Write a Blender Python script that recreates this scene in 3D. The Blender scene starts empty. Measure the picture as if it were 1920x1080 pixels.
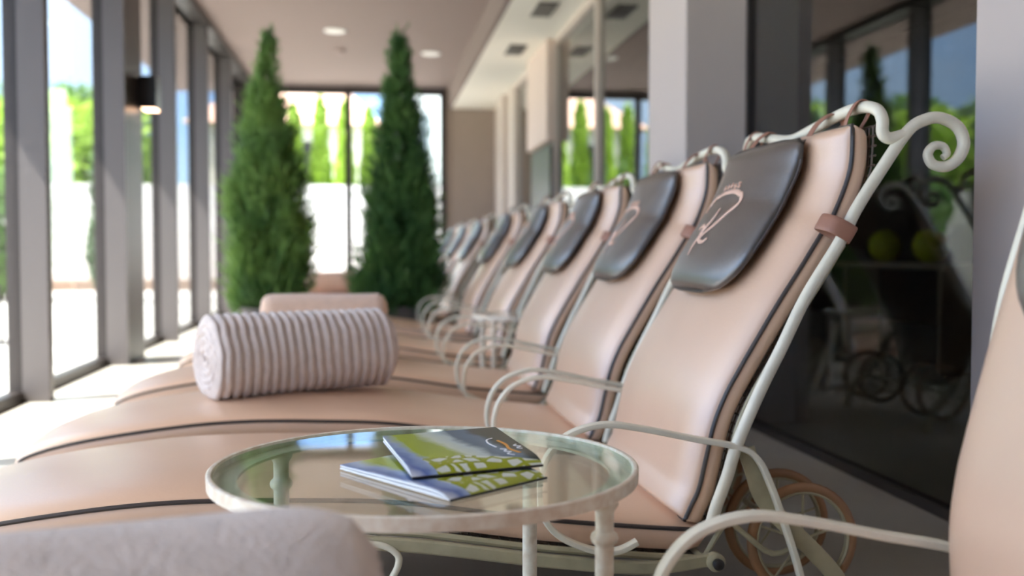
import bpy, bmesh, math, random
from mathutils import Vector, Matrix, noise
scn = bpy.context.scene
COL = scn.collection
PI = math.pi

# ------------------------------------------------------------------ camera
HC = 0.69
cam_d = bpy.data.cameras.new('camera')
cam = bpy.data.objects.new('camera', cam_d); COL.objects.link(cam)
cam_d.sensor_width = 36.0; cam_d.lens = 36.0
cam.location = (0, 0, HC)
cam.rotation_euler = (PI/2 - math.atan(72/1920), 0, -math.atan(260/1920))
cam_d.clip_start = 0.02; cam_d.clip_end = 400
cam_d.dof.use_dof = True
cam_d.dof.focus_distance = 1.6
cam_d.dof.aperture_fstop = 2.6
scn.camera = cam

# ------------------------------------------------------------------ world, sun, exposure
w = bpy.data.worlds.new('sky'); scn.world = w; w.use_nodes = True
nt = w.node_tree; nt.nodes.clear()
sky = nt.nodes.new('ShaderNodeTexSky'); sky.sky_type = 'NISHITA'
sky.sun_disc = False; sky.sun_elevation = math.radians(52); sky.sun_rotation = math.radians(250)
sky.air_density = 1.0; sky.dust_density = .3; sky.ozone_density = 1.6
tc = nt.nodes.new('ShaderNodeTexCoord')
cn = nt.nodes.new('ShaderNodeTexNoise'); cn.inputs['Scale'].default_value = 3.2; cn.inputs['Detail'].default_value = 5
cr = nt.nodes.new('ShaderNodeValToRGB'); cr.color_ramp.elements[0].position = .43; cr.color_ramp.elements[1].position = .62
mx = nt.nodes.new('ShaderNodeMixRGB'); mx.inputs[2].default_value = (5.8, 5.7, 5.5, 1)
bg = nt.nodes.new('ShaderNodeBackground'); bg.inputs['Strength'].default_value = 0.34
wo = nt.nodes.new('ShaderNodeOutputWorld')
L = nt.links.new
L(tc.outputs['Generated'], cn.inputs['Vector']); L(cn.outputs['Fac'], cr.inputs['Fac'])
L(cr.outputs['Color'], mx.inputs[0]); L(sky.outputs['Color'], mx.inputs[1])
# low sky dimmed to stay blue; unseen high sky kept bright for room light
sx = nt.nodes.new('ShaderNodeSeparateXYZ'); er = nt.nodes.new('ShaderNodeValToRGB'); mm = nt.nodes.new('ShaderNodeMixRGB'); mm.blend_type = 'MULTIPLY'; mm.inputs[0].default_value = 1
er.color_ramp.elements[0].position = .10; er.color_ramp.elements[0].color = (.15, .20, .28, 1)
er.color_ramp.elements[1].position = .62; er.color_ramp.elements[1].color = (1, .87, .72, 1)
e_ = er.color_ramp.elements.new(.26); e_.color = (.17, .23, .33, 1)
L(tc.outputs['Generated'], sx.inputs[0]); L(sx.outputs[2], er.inputs['Fac']); L(mx.outputs['Color'], mm.inputs[1]); L(er.outputs['Color'], mm.inputs[2])
L(mm.outputs['Color'], bg.inputs['Color']); L(bg.outputs['Background'], wo.inputs['Surface'])

sun_d = bpy.data.lights.new('sun', 'SUN'); sun_d.energy = 4.2; sun_d.angle = math.radians(.6); sun_d.color = (1, .97, .93)
sun = bpy.data.objects.new('sun', sun_d); COL.objects.link(sun)
sun.rotation_euler = Vector((.80, .30, -1.35)).to_track_quat('-Z', 'Y').to_euler()

vs = scn.view_settings
vs.view_transform = 'Standard'; vs.look = 'None'; vs.gamma = 1; vs.use_curve_mapping = False
vs.exposure = 2.45
scn.cycles.max_bounces = 12; scn.cycles.diffuse_bounces = 6; scn.cycles.glossy_bounces = 5
scn.cycles.transparent_max_bounces = 24; scn.cycles.transmission_bounces = 8
scn.cycles.sample_clamp_indirect = 6.0

# ------------------------------------------------------------------ materials
def lin(c): return tuple(((x/255)/12.92 if x/255 <= .04045 else ((x/255+.055)/1.055)**2.4) for x in c)
MATS = {}
def mat(name, col, rough=.5, metal=0, noise_amt=0.0, noise_scale=8, bump=0.0, bump_scale=60, col2=None, spec=.5, emit=None, estr=0, sheen=0, trans=0, coat=0, stretch=None):
    if name in MATS: return MATS[name]
    m = bpy.data.materials.new(name); m.use_nodes = True
    n = m.node_tree.nodes; l = m.node_tree.links
    p = n['Principled BSDF']
    c = lin(col)
    p.inputs['Base Color'].default_value = (*c, 1)
    p.inputs['Roughness'].default_value = rough; p.inputs['Metallic'].default_value = metal
    p.inputs['Specular IOR Level'].default_value = spec
    if sheen: p.inputs['Sheen Weight'].default_value = sheen
    if coat: p.inputs['Coat Weight'].default_value = coat; p.inputs['Coat Roughness'].default_value = .36; p.inputs['Coat IOR'].default_value = 1.7
    t = n.new('ShaderNodeTexCoord'); src = t.outputs['Object']
    if stretch:
        mp = n.new('ShaderNodeMapping'); mp.inputs['Scale'].default_value = stretch
        l.new(src, mp.inputs['Vector']); src = mp.outputs['Vector']
    if noise_amt or col2:
        tx = n.new('ShaderNodeTexNoise'); tx.inputs['Scale'].default_value = noise_scale; tx.inputs['Detail'].default_value = 6
        l.new(src, tx.inputs['Vector'])
        r = n.new('ShaderNodeValToRGB'); r.color_ramp.elements[0].position = .35; r.color_ramp.elements[1].position = .68
        a = noise_amt
        c2 = lin(col2) if col2 else tuple(x*(1-a) for x in c)
        r.color_ramp.elements[0].color = (*c, 1); r.color_ramp.elements[1].color = (*c2, 1)
        l.new(tx.outputs['Fac'], r.inputs['Fac']); l.new(r.outputs['Color'], p.inputs['Base Color'])
    if bump:
        tb = n.new('ShaderNodeTexNoise'); tb.inputs['Scale'].default_value = bump_scale; tb.inputs['Detail'].default_value = 4
        l.new(src, tb.inputs['Vector'])
        b = n.new('ShaderNodeBump'); b.inputs['Strength'].default_value = bump; b.inputs['Distance'].default_value = .004
        l.new(tb.outputs['Fac'], b.inputs['Height']); l.new(b.outputs['Normal'], p.inputs['Normal'])
    if emit:
        p.inputs['Emission Color'].default_value = (*lin(emit), 1); p.inputs['Emission Strength'].default_value = estr
    if trans:
        o = n['Material Output']; tr = n.new('ShaderNodeBsdfTranslucent'); ms = n.new('ShaderNodeMixShader')
        ms.inputs[0].default_value = trans
        if noise_amt or col2: l.new(r.outputs['Color'], tr.inputs['Color'])
        else: tr.inputs['Color'].default_value = (*c, 1)
        l.new(p.outputs[0], ms.inputs[1]); l.new(tr.outputs[0], ms.inputs[2]); l.new(ms.outputs[0], o.inputs['Surface'])
    MATS[name] = m
    return m

def glass(name, tint, rough=0.0, ior=1.5):
    if name in MATS: return MATS[name]
    m = bpy.data.materials.new(name); m.use_nodes = True
    n = m.node_tree.nodes; l = m.node_tree.links; n.clear()
    o = n.new('ShaderNodeOutputMaterial'); ms = n.new('ShaderNodeMixShader')
    t = n.new('ShaderNodeBsdfTransparent'); t.inputs[0].default_value = (*tint, 1)
    g = n.new('ShaderNodeBsdfGlossy'); g.inputs['Roughness'].default_value = rough; g.inputs['Color'].default_value = (1, 1, 1, 1)
    f = n.new('ShaderNodeFresnel'); f.inputs['IOR'].default_value = ior
    # the pane's two faces: look the angle up the same way from either side
    ge = n.new('ShaderNodeNewGeometry'); vm = n.new('ShaderNodeVectorMath'); vm.operation = 'SCALE'
    ma = n.new('ShaderNodeMath'); ma.operation = 'MULTIPLY_ADD'; ma.inputs[1].default_value = -2; ma.inputs[2].default_value = 1
    l.new(ge.outputs['Backfacing'], ma.inputs[0])
    d = n.new('ShaderNodeVectorMath'); d.operation = 'DOT_PRODUCT'
    l.new(ge.outputs['Normal'], d.inputs[0]); l.new(ge.outputs['Incoming'], d.inputs[1])
    ab = n.new('ShaderNodeMath'); ab.operation = 'ABSOLUTE'; l.new(d.outputs['Value'], ab.inputs[0])
    s1 = n.new('ShaderNodeMath'); s1.operation = 'SUBTRACT'; s1.inputs[0].default_value = 1; l.new(ab.outputs[0], s1.inputs[1])
    p5 = n.new('ShaderNodeMath'); p5.operation = 'POWER'; p5.inputs[1].default_value = 5; l.new(s1.outputs[0], p5.inputs[0])
    f0 = ((ior-1)/(ior+1))**2
    m2 = n.new('ShaderNodeMath'); m2.operation = 'MULTIPLY_ADD'; m2.inputs[1].default_value = 1-f0; m2.inputs[2].default_value = f0
    l.new(p5.outputs[0], m2.inputs[0])
    for x in (f, vm, ma): n.remove(x)
    l.new(m2.outputs[0], ms.inputs[0]); l.new(t.outputs[0], ms.inputs[1]); l.new(g.outputs[0], ms.inputs[2])
    l.new(ms.outputs[0], o.inputs['Surface'])
    MATS[name] = m
    return m

M_leather = mat('peach_leather', (221, 182, 152), .50, noise_amt=.05, noise_scale=5, bump=.10, bump_scale=140, coat=1.0, spec=1.0)
M_pipe = mat('dark_piping', (62, 54, 52), .35)
M_gray = mat('dark_leather', (72, 66, 62), .38, noise_amt=.10, noise_scale=9, bump=.15, bump_scale=120, coat=1.0, spec=.8)
M_emb = mat('rose_thread', (226, 188, 168), .45)
M_strap = mat('brown_strap', (158, 112, 92), .5)
M_cream = mat('cream_paint', (232, 226, 206), .38, bump=.18, bump_scale=90, noise_amt=.10, noise_scale=30)
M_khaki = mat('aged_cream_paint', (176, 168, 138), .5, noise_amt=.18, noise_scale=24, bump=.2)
M_worn = mat('worn_cream_paint', (236, 230, 216), .36, col2=(216, 200, 180), noise_scale=60, bump=.06, bump_scale=80)
M_mesh = mat('woven_mesh', (92, 78, 66), .6)
M_wood = mat('bent_wood', (160, 118, 82), .42, noise_amt=.25, noise_scale=14)
M_black = mat('black_plastic', (22, 20, 22), .35)
M_tglass = glass('table_glass', (.90, .96, .93), ior=1.55)
M_wglass = glass('window_glass', (.96, .98, .97))
M_fglass = glass('partition_glass', (.6, .62, .6), ior=1.36)
M_dglass = glass('tinted_glass', (.62, .64, .62), ior=1.62)

# ------------------------------------------------------------------ mesh helpers
class MB:
    def __init__(s): s.v = []; s.f = []; s.uv = None
    def add(s, verts, faces):
        o = len(s.v); s.v += [tuple(v) for v in verts]; s.f += [tuple(i+o for i in f) for f in faces]
    def box(s, x0, x1, y0, y1, z0, z1):
        s.add([(x0,y0,z0),(x1,y0,z0),(x1,y1,z0),(x0,y1,z0),(x0,y0,z1),(x1,y0,z1),(x1,y1,z1),(x0,y1,z1)],
              [(0,3,2,1),(4,5,6,7),(0,1,5,4),(1,2,6,5),(2,3,7,6),(3,0,4,7)])
    def rings(s, rings, closed=False, cap=True):
        n = len(rings[0]); vs_ = [p for r in rings for p in r]; fs = []
        k = len(rings)
        for i in range(k if closed else k-1):
            a = i*n; b = ((i+1) % k)*n
            for j in range(n):
                fs.append((a+j, a+(j+1) % n, b+(j+1) % n, b+j))
        if cap and not closed:
            fs.append(tuple(range(n-1, -1, -1))); fs.append(tuple(range((k-1)*n, k*n)))
        s.add(vs_, fs)
    def tube(s, path, r, n=10, closed=False, up=None, flat=None, taper=None):
        P = [Vector(p) for p in path]; k = len(P); rings = []; prev = None
        for i in range(k):
            if closed: t = (P[(i+1) % k]-P[i-1])
            else: t = P[min(i+1, k-1)]-P[max(i-1, 0)]
            t.normalize()
            if up is not None: b = Vector(up)
            elif prev is None: b = Vector((0, 0, 1)) if abs(t.z) < .9 else Vector((1, 0, 0))
            else: b = prev
            b = (b - t*b.dot(t))
            if b.length < 1e-5: b = t.orthogonal()
            b.normalize(); prev = b; c = t.cross(b)
            rr = r if taper is None else r*taper(i/(k-1))
            w_, h_ = (rr, rr) if flat is None else (flat[0], flat[1])
            if taper is not None and flat is not None: w_ *= taper(i/(k-1)); h_ *= taper(i/(k-1))
            ring = []
            for j in range(n):
                a = 2*PI*j/n; ca, sa = math.cos(a), math.sin(a)
                if flat is not None:  # rounded bar
                    q = 2/3.5; ca = math.copysign(abs(ca)**q, ca); sa = math.copysign(abs(sa)**q, sa)
                ring.append(P[i] + b*(w_*ca) + c*(h_*sa))
            rings.append(ring)
        s.rings(rings, closed)
    def lathe(s, prof, cx=0, cy=0, n=32, axis='z'):
        rings = []
        for r, z in prof:
            ring = []
            for j in range(n):
                a = 2*PI*j/n
                if axis == 'z': ring.append((cx+r*math.cos(a), cy+r*math.sin(a), z))
                else: ring.append((cx+r*math.cos(a), z, cy+r*math.sin(a)))
            rings.append(ring)
        s.rings(rings, cap=True)
    def obj(s, name, m, parent=None, smooth=True, auto=40, bevel=0):
        me = bpy.data.meshes.new(name); me.from_pydata(s.v, [], s.f); me.update()
        bm = bmesh.new(); bm.from_mesh(me); bmesh.ops.recalc_face_normals(bm, faces=bm.faces)
        if smooth:
            for f in bm.faces: f.smooth = True
            lim = math.radians(auto)
            for e in bm.edges:
                if len(e.link_faces) == 2 and e.calc_face_angle(0) > lim: e.smooth = False
        bm.to_mesh(me); bm.free()
        me.materials.append(m)
        o = bpy.data.objects.new(name, me); COL.objects.link(o)
        if parent is not None: o.parent = parent
        if bevel:
            b = o.modifiers.new('bevel', 'BEVEL'); b.width = bevel; b.segments = 2; b.limit_method = 'ANGLE'
        return o

def cat(pts, n=8, closed=False):
    P = [Vector(p) for p in pts]; out = []; k = len(P)
    rng = range(k) if closed else range(k-1)
    for i in rng:
        if closed: a, b, c, d = P[i-1], P[i], P[(i+1) % k], P[(i+2) % k]
        else: a, b, c, d = P[max(i-1, 0)], P[i], P[i+1], P[min(i+2, k-1)]
        for j in range(n):
            t = j/n
            out.append(.5*((2*b)+(c-a)*t+(2*a-5*b+4*c-d)*t*t+(3*b-a-3*c+d)*t**3))
    if not closed: out.append(P[-1])
    return out
def xz(pts, y): return [(x, y, z) for x, z in pts]

def tag(o, label=None, cat_=None, group=None, kind=None):
    if label: o['label'] = label
    if cat_: o['category'] = cat_
    if group: o['group'] = group
    if kind: o['kind'] = kind
    return o
def thing(name, label, cat_, loc=(0, 0, 0), rz=0, group=None):
    o = bpy.data.objects.new(name, None); COL.objects.link(o); o.empty_display_size = .1
    o.location = loc; o.rotation_euler = (0, 0, rz)
    return tag(o, label, cat_, group)
def struct(name, mb, m, parent=None, smooth=False, label=None, bevel=0):
    o = mb.obj(name, m, parent, smooth, bevel=bevel)
    if parent is None: o['kind'] = 'structure'
    if label: o['label'] = label
    return o
def copy_tree(o, parent=None):
    c = o.copy(); COL.objects.link(c)
    if parent is not None: c.parent = parent; c.matrix_parent_inverse = o.matrix_parent_inverse
    for ch in list(o.children): copy_tree(ch, c)
    return c

# ------------------------------------------------------------------ the room
XL, XR, XR2, YE, YB, ZC, ZS = -1.60, 1.46, 1.56, 13.0, -3.2, 2.74, 2.47
M_floor = mat('floor_tile', (184, 178, 168), .34, noise_amt=.14, noise_scale=2.2, bump=.05)
M_wall = mat('taupe_plaster', (160, 144, 132), .8, noise_amt=.03)
M_ceil = mat('taupe_ceiling', (136, 119, 113), .85)
M_soff = mat('white_soffit', (236, 232, 220), .8)
M_fin = mat('grey_brown_metal', (100, 94, 93), .4, metal=.25)
M_dark = mat('dark_bronze_metal', (52, 46, 44), .4, metal=.2)
M_colm = mat('light_taupe_column', (190, 178, 172), .7)
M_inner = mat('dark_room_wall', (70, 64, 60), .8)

b = MB(); b.box(XL-.05, 5.2, YB, YE+.1, -.12, 0); struct('floor', b, M_floor)
b = MB(); b.box(XL-.9, 1.0, YB, YE+.8, ZC, ZC+.2); struct('ceiling', b, M_ceil)  # eave beyond the windows is added to keep direct sun off the seats
b = MB(); b.box(.95, .99, YB, YE, ZS, ZC); struct('trim_1', b, M_ceil, label='taupe drop face where the ceiling steps down')
b = MB(); b.box(.99, XR2+.12, YB, YE, ZS, ZC+.2); struct('trim_2', b, M_soff, label='white lowered soffit along the glass partition')
b = MB(); b.box(.955, 5.2, YE, YE+.15, 0, ZC+.1); b.box(.92, .955, YE-.02, YE+.15, 0, ZC); struct('wall_end', b, M_wall)
b = MB(); b.box(XL-.1, -1.22, YE, YE+.15, 0, ZC); struct('wall_end_left', b, M_dark)
b = MB(); b.box(XL-.1, 1.6, YB-.15, YB, 0, ZC); struct('wall_back', b, M_inner)  # unseen wall, made dark to cut fill light from behind the camera
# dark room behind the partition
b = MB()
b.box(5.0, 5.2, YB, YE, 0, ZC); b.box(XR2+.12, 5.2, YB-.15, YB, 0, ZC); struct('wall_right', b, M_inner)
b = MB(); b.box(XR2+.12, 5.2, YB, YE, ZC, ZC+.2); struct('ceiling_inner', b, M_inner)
# right-hand columns
b = MB(); b.box(1.2, XR2+.1, 3.86, 4.40, 0, ZS); struct('wall_pillar_middle', b, M_colm, bevel=.006)
b = MB(); b.box(1.2, XR2+.1, .80, 1.93, 0, ZS); struct('wall_pillar_near', b, M_colm, bevel=.006)
b = MB(); b.box(1.42, XR2+.1, YB, .80, 0, ZS); struct('wall_right_near', b, M_colm)

wn = [0]
def window(parts, label=None):
    wn[0] += 1
    r = bpy.data.objects.new('window_%d' % wn[0], None); COL.objects.link(r); r['kind'] = 'structure'
    if label: r['label'] = label
    for nm, mb, m in parts: mb.obj(nm, m, r, smooth=False)
    return r
def pane_y(x, y0, y1, z0, z1, fw=.05, fd=.05, gm=None, fm=None, base=.07):
    g = MB(); g.box(x-.004, x+.004, y0+.01, y1-.01, z0+.01, z1-.01)
    f = MB(); f.box(x-fd, x+fd, y0, y1, z0, z0+base); f.box(x-fd, x+fd, y0, y1, z1-fw, z1)
    f.box(x-fd, x+fd, y0, y0+fw*.5, z0+base, z1-fw); f.box(x-fd, x+fd, y1-fw*.5, y1, z0+base, z1-fw)
    return [('pane', g, gm or M_wglass), ('window_frame', f, fm or M_dark)]
FY = [-3.15, -1.3, .25, 1.8, 3.35, 4.88, 6.36, 7.95, 9.5, 11.05, 12.85]
for i in range(len(FY)-1):
    if i == 0:
        b = MB(); b.box(XL-.05, XL+.05, YB, FY[1], 0, ZC); struct('wall_left_blocker', b, M_inner); continue  # unseen solid dark bay, added to cut window fill light
    window(pane_y(XL, FY[i]+.03, FY[i+1]-.0, 0, ZC, fw=.06, fd=.03, base=.05))
for i, y in enumerate(FY[:-1]):
    if i == 6: continue
    b = MB(); b.box(-1.575, -1.45, y-.03, y+.03, 0, ZC-.06); struct('trim_%d' % (i+3), b, M_fin, bevel=.004, label='tall grey brown metal fin between window panes')
b = MB(); b.box(-1.57, -1.45, 6.33, 6.36, 0, ZC-.06); struct('trim_20', b, M_fin)
b = MB(); b.box(-1.57, -1.452, 6.36, 6.80, 0, ZC-.06); struct('trim_21', b, M_dark, label='dark post carrying the wall lamp')
b = MB(); b.box(XL-.03, -1.44, YB, YE, ZC-.06, ZC); struct('trim_22', b, M_dark, label='dark header rail above the windows')
# near right tinted pane
window(pane_y(XR, 1.93, 3.86, 0, ZS, fw=.04, fd=.018, gm=M_dglass, fm=M_dark, base=.03))
# far right partition
M_lt = mat('light_frame', (205, 190, 178), .5)
ys = [4.40, 6.98, 8.62]
window(pane_y(XR2, 4.40, 6.98, 0, ZS, fw=.05, fd=.035, gm=M_fglass, fm=M_lt))
window(pane_y(XR2, 6.98, 8.62, 0, ZS, fw=.05, fd=.035, gm=M_fglass, fm=M_lt))
window(pane_y(XR2, 9.75, 11.0, 0, ZS, fw=.05, fd=.035, gm=M_dglass, fm=M_lt))
b = MB(); b.box(XR2-.05, XR2+.1, 11.0, 11.35, 0, ZS); b.box(XR2-.02, XR2+.1, 11.35, 11.75, 0, ZS); b.box(XR2-.08, XR2+.1, 11.75, 12.2, 0, ZS); b.box(XR2-.02, XR2+.1, 12.2, YE, 0, ZS)
struct('trim_23', b, M_lt, label='pale stepped frame posts at the end of the partition')
b = MB(); b.box(XR2-.04, XR2+.04, 8.62, 9.75, 0, 1.62); b.box(XR2-.06, XR2-.04, 8.66, 9.71, .05, 1.58)
struct('door_1', b, M_dark, label='dark door leaf under the beige panel')
b = MB(); b.box(XR2-.10, XR2+.04, 8.6, 9.72, 1.62, ZS); struct('trim_24', b, mat('beige_panel', (222, 200, 186), .7), label='beige boxed panel above the dark door', bevel=.008)
# end glazing (two sliding leaves)
def pane_x(y, x0, x1, z0, z1, fw=.07):
    g = MB(); g.box(x0+.02, x1-.02, y-.004, y+.004, z0+.02, z1-.02)
    f = MB(); f.box(x0, x1, y-.05, y+.05, z0, z0+.08); f.box(x0, x1, y-.05, y+.05, z1-.09, z1)
    f.box(x0, x0+fw, y-.05, y+.05, z0+.08, z1-.09); f.box(x1-fw, x1, y-.05, y+.05, z0+.08, z1-.09)
    return [('pane', g, M_wglass), ('window_frame', f, M_dark)]
window(pane_x(YE+.06, -1.22, -.27, 0, ZC-.02)); window(pane_x(YE+.02, -.33, .92, 0, ZC-.02))

# ------------------------------------------------------------------ recliner
PB = [(.877,.919),(.873,.839),(.843,.757),(.817,.717),(.780,.658),(.738,.594),(.694,.522),(.660,.465),(.638,.425),(.617,.374),(.601,.307),(.588,.252),(.574,.222),(.562,.196)]
PS = [(-.87,.155),(-.85,.180),(-.76,.208),(-.62,.232),(-.45,.252),(-.31,.259),(-.15,.256),(.05,.245),(.30,.207),(.48,.187),(.605,.176)]
CW = .60
def prof_frames(pts, n=6):
    P = cat([(x, 0, z) for x, z in pts], n); fr = []
    for i, p in enumerate(P):
        t = (P[min(i+1, len(P)-1)]-P[max(i-1, 0)]).normalized()
        fr.append((p, t))
    return fr
def crown_at(q, crown, lip, q0=.78):
    return crown*(1-q**2.2)+lip*(1.0 if q < q0 else math.sqrt(max(0.0, 1-((q-q0)/(1-q0))**2)))
def cushion(pts, sgn, T, crown, lip, n=6):
    """loft along a side profile; sgn picks which side of the profile is the face"""
    fr = prof_frames(pts, n); rings = []; N = len(fr); M = 28
    for i, (p, t) in enumerate(fr):
        nrm = Vector((-t.z, 0, t.x))*sgn
        u = i/(N-1); e = min(u, 1-u)*(N-1)
        k = 1.0 if e > 3 else math.sqrt(max(0.0, 1-(1-e/3.0)**2))*.75+.25
        ring = []
        for j in range(M+1):
            y = CW*(.5+.5*math.sin(PI/2*(2*j/M-1))); q = abs(2*y/CW-1)
            c = crown_at(q, crown, lip)*k
            c += .0035*noise.noise(Vector((p.x*6, y*6, p.z*6)))*(1-q**4)
            ring.append(p+nrm*c+Vector((0, y, 0)))
        for a in (.15, .5, .85): ring.append(p+nrm*(-T*k*a)+Vector((0, CW+.006*math.sin(PI*a), 0)))
        for j in range(M, -1, -2): ring.append(p+nrm*(-T*k)+Vector((0, CW*j/M, 0)))
        for a in (.85, .5, .15): ring.append(p+nrm*(-T*k*a)+Vector((0, -.006*math.sin(PI*a), 0)))
        rings.append(ring)
    b_ = MB(); b_.rings(rings); return b_
def piping(pts, sgn, off, r=.0042, n=6):
    fr = prof_frames(pts, n)
    path = []
    for p, t in fr: path.append(p+Vector((-t.z, 0, t.x))*sgn*off+Vector((0, -.002, 0)))
    for p, t in reversed(fr): path.append(p+Vector((-t.z, 0, t.x))*sgn*off+Vector((0, CW+.002, 0)))
    b_ = MB(); b_.tube(path, r, 8, closed=True); return b_

def back_pt(v):
    """point and tangent on the back profile at signed length v from the pillow centre (v up)"""
    base = Vector((.765+.05, 0, .750-.028)); t = Vector((.49, 0, .87)).normalized()
    return base, t
FR = prof_frames(PB, 6)
ARC = [0.0]
for i_ in range(1, len(FR)): ARC.append(ARC[-1]+(FR[i_][0]-FR[i_-1][0]).length)
S0 = min(range(len(FR)), key=lambda i: (FR[i][0]-Vector((.817, 0, .721))).length)
def pillow_pt(y, v):
    """centre plane of the pillow: lies on the crowned face of the back cushion, v measured up from its middle"""
    d = ARC[S0]-v                      # the profile runs downwards
    d = max(.002, min(ARC[-1]-.01, d)); i = max(k for k in range(len(ARC)-1) if ARC[k] <= d)
    f = (d-ARC[i])/(ARC[i+1]-ARC[i]); p = FR[i][0].lerp(FR[i+1][0], f)
    i0, i1 = max(0, i-5), min(len(FR)-1, i+6)
    t = (FR[i0][0]-FR[i1][0]).normalized(); nrm = Vector((-t.z, 0, t.x))
    q = abs(2*y/CW-1)
    off = .020+crown_at(q, .024, .024)*min(1, .70+d*3.0)
    return p+nrm*off+Vector((0, y, 0)), t, nrm

def build_pillow(parent):
    # outline in (y, v): straight top, round lower corners
    y0, y1, v0, v1 = .088, .510, -.178, .200
    N, M = 30, 24
    def face(side):
        g = []
        for i in range(N+1):
            row = []
            for j in range(M+1):
                a = 2*i/N-1; c = 2*j/M-1
                v = (v0+v1)/2+(v1-v0)/2*c
                hw = (y1-y0)/2
                rc = .10
                if v < v0+rc: hw -= rc*(1-math.sqrt(max(0, 1-((v0+rc-v)/rc)**2)))
                if v > v1-.03: hw -= .02*(1-math.sqrt(max(0, 1-((v-v1+.03)/.03)**2)))
                y = (y0+y1)/2+hw*a
                th = .026*(max(0, 1-abs(a)**3.5)**.5)*(max(0, 1-abs(c)**4)**.5)
                th += .0015*noise.noise(Vector((y*14, v*14, 0)))*(1-a*a)*(1-c*c)
                p, t, n_ = pillow_pt(y, v)
                row.append(p+n_*(.004+th*side))
            g.append(row)
        return g
    b_ = MB()
    for side in (1, -1):
        g = face(side if side > 0 else -.75); vs_ = [p for r in g for p in r]; W = M+1
        b_.add(vs_, [(i*W+j, i*W+j+1, (i+1)*W+j+1, (i+1)*W+j) for i in range(N) for j in range(M)])
    me = b_.obj('head_pillow', M_gray, parent)
    bm = bmesh.new(); bm.from_mesh(me.data); bmesh.ops.remove_doubles(bm, verts=bm.verts, dist=.0009)
    bmesh.ops.recalc_face_normals(bm, faces=bm.faces); bm.to_mesh(me.data); bm.free()
    me['label'] = 'dark grey leather head pillow with a stitched emblem'
    def surf(y, v, up=.0015):
        a = (y-(y0+y1)/2)/((y1-y0)/2); c = (v-(v0+v1)/2)/((v1-v0)/2)
        th = .026*(max(0, 1-abs(a)**3.5)**.5)*(max(0, 1-abs(c)**4)**.5)
        p, t, n_ = pillow_pt(y, v); return p+n_*(.004+th+up)
    # seam piping
    out = []
    for k in range(72):
        a = 2*PI*k/72; ca, sa = math.cos(a), math.sin(a)
        q = 2/7 if sa > 0 else 2/3.6
        y = (y0+y1)/2+(y1-y0)/2*math.copysign(abs(ca)**q, ca); v = (v0+v1)/2+(v1-v0)/2*math.copysign(abs(sa)**q, sa)
        p, t, n_ = pillow_pt(y, v); out.append(p+n_*.003)
    pp = MB(); pp.tube(out, .0034, 6, closed=True); pp.obj('pillow_piping', M_pipe, me)
    e = MB(); fl = (.0062, .0012)
    arc = [(.414,.004),(.429,.025),(.420,.047),(.375,.064),(.307,.070),(.258,.063),(.234,.044),(.236,.015),(.265,-.010),(.291,-.031),(.328,-.052),(.350,-.072)]
    stem = [(.322,.012),(.325,-.013),(.341,-.037),(.352,-.062),(.360,-.086),(.357,-.107)]
    leg = [(.388,-.042),(.366,-.032),(.355,-.042),(.353,-.058),(.334,-.072),(.307,-.075),(.288,-.066)]
    for st, wd in ((arc, .0062), (stem, .0052), (leg, .0058)):
        pts = [surf(p.x, p.y) for p in cat([(y, v, 0) for y, v in st], 6)]
        K = len(pts); e.tube(pts, .003, 8, up=pillow_pt(0, 0)[2], flat=(.0012, wd), taper=lambda u: .45+.55*math.sin(PI*min(1, max(0, u)))**.7)
    # row of four tiny stars and a letter S over the monogram
    for yy, vv in ((.366,.084), (.345,.087), (.324,.089), (.303,.090)):
        c = surf(yy, vv, .001); t, n_ = pillow_pt(yy, vv)[1:]
        vsx = []
        for k in range(10):
            a = PI/2+k*PI/5; r_ = .0075 if k % 2 == 0 else .0032
            vsx.append(c+Vector((0, -1, 0))*r_*math.cos(a)+t*r_*math.sin(a)+n_*.0012)
        bs = [p-n_*.003 for p in vsx]
        e.add(vsx+bs, [tuple(range(10)), tuple(range(19, 9, -1))]+[(k, (k+1) % 10, 10+(k+1) % 10, 10+k) for k in range(10)])
    S = [(.274,.097),(.280,.099),(.286,.097),(.284,.092),(.277,.090),(.273,.085),(.279,.082),(.286,.084)]
    e.tube([surf(p.x, p.y) for p in cat([(y, v, 0) for y, v in S], 4)], .0016, 6)
    e.obj('emblem', M_emb, me)
    return me

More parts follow.
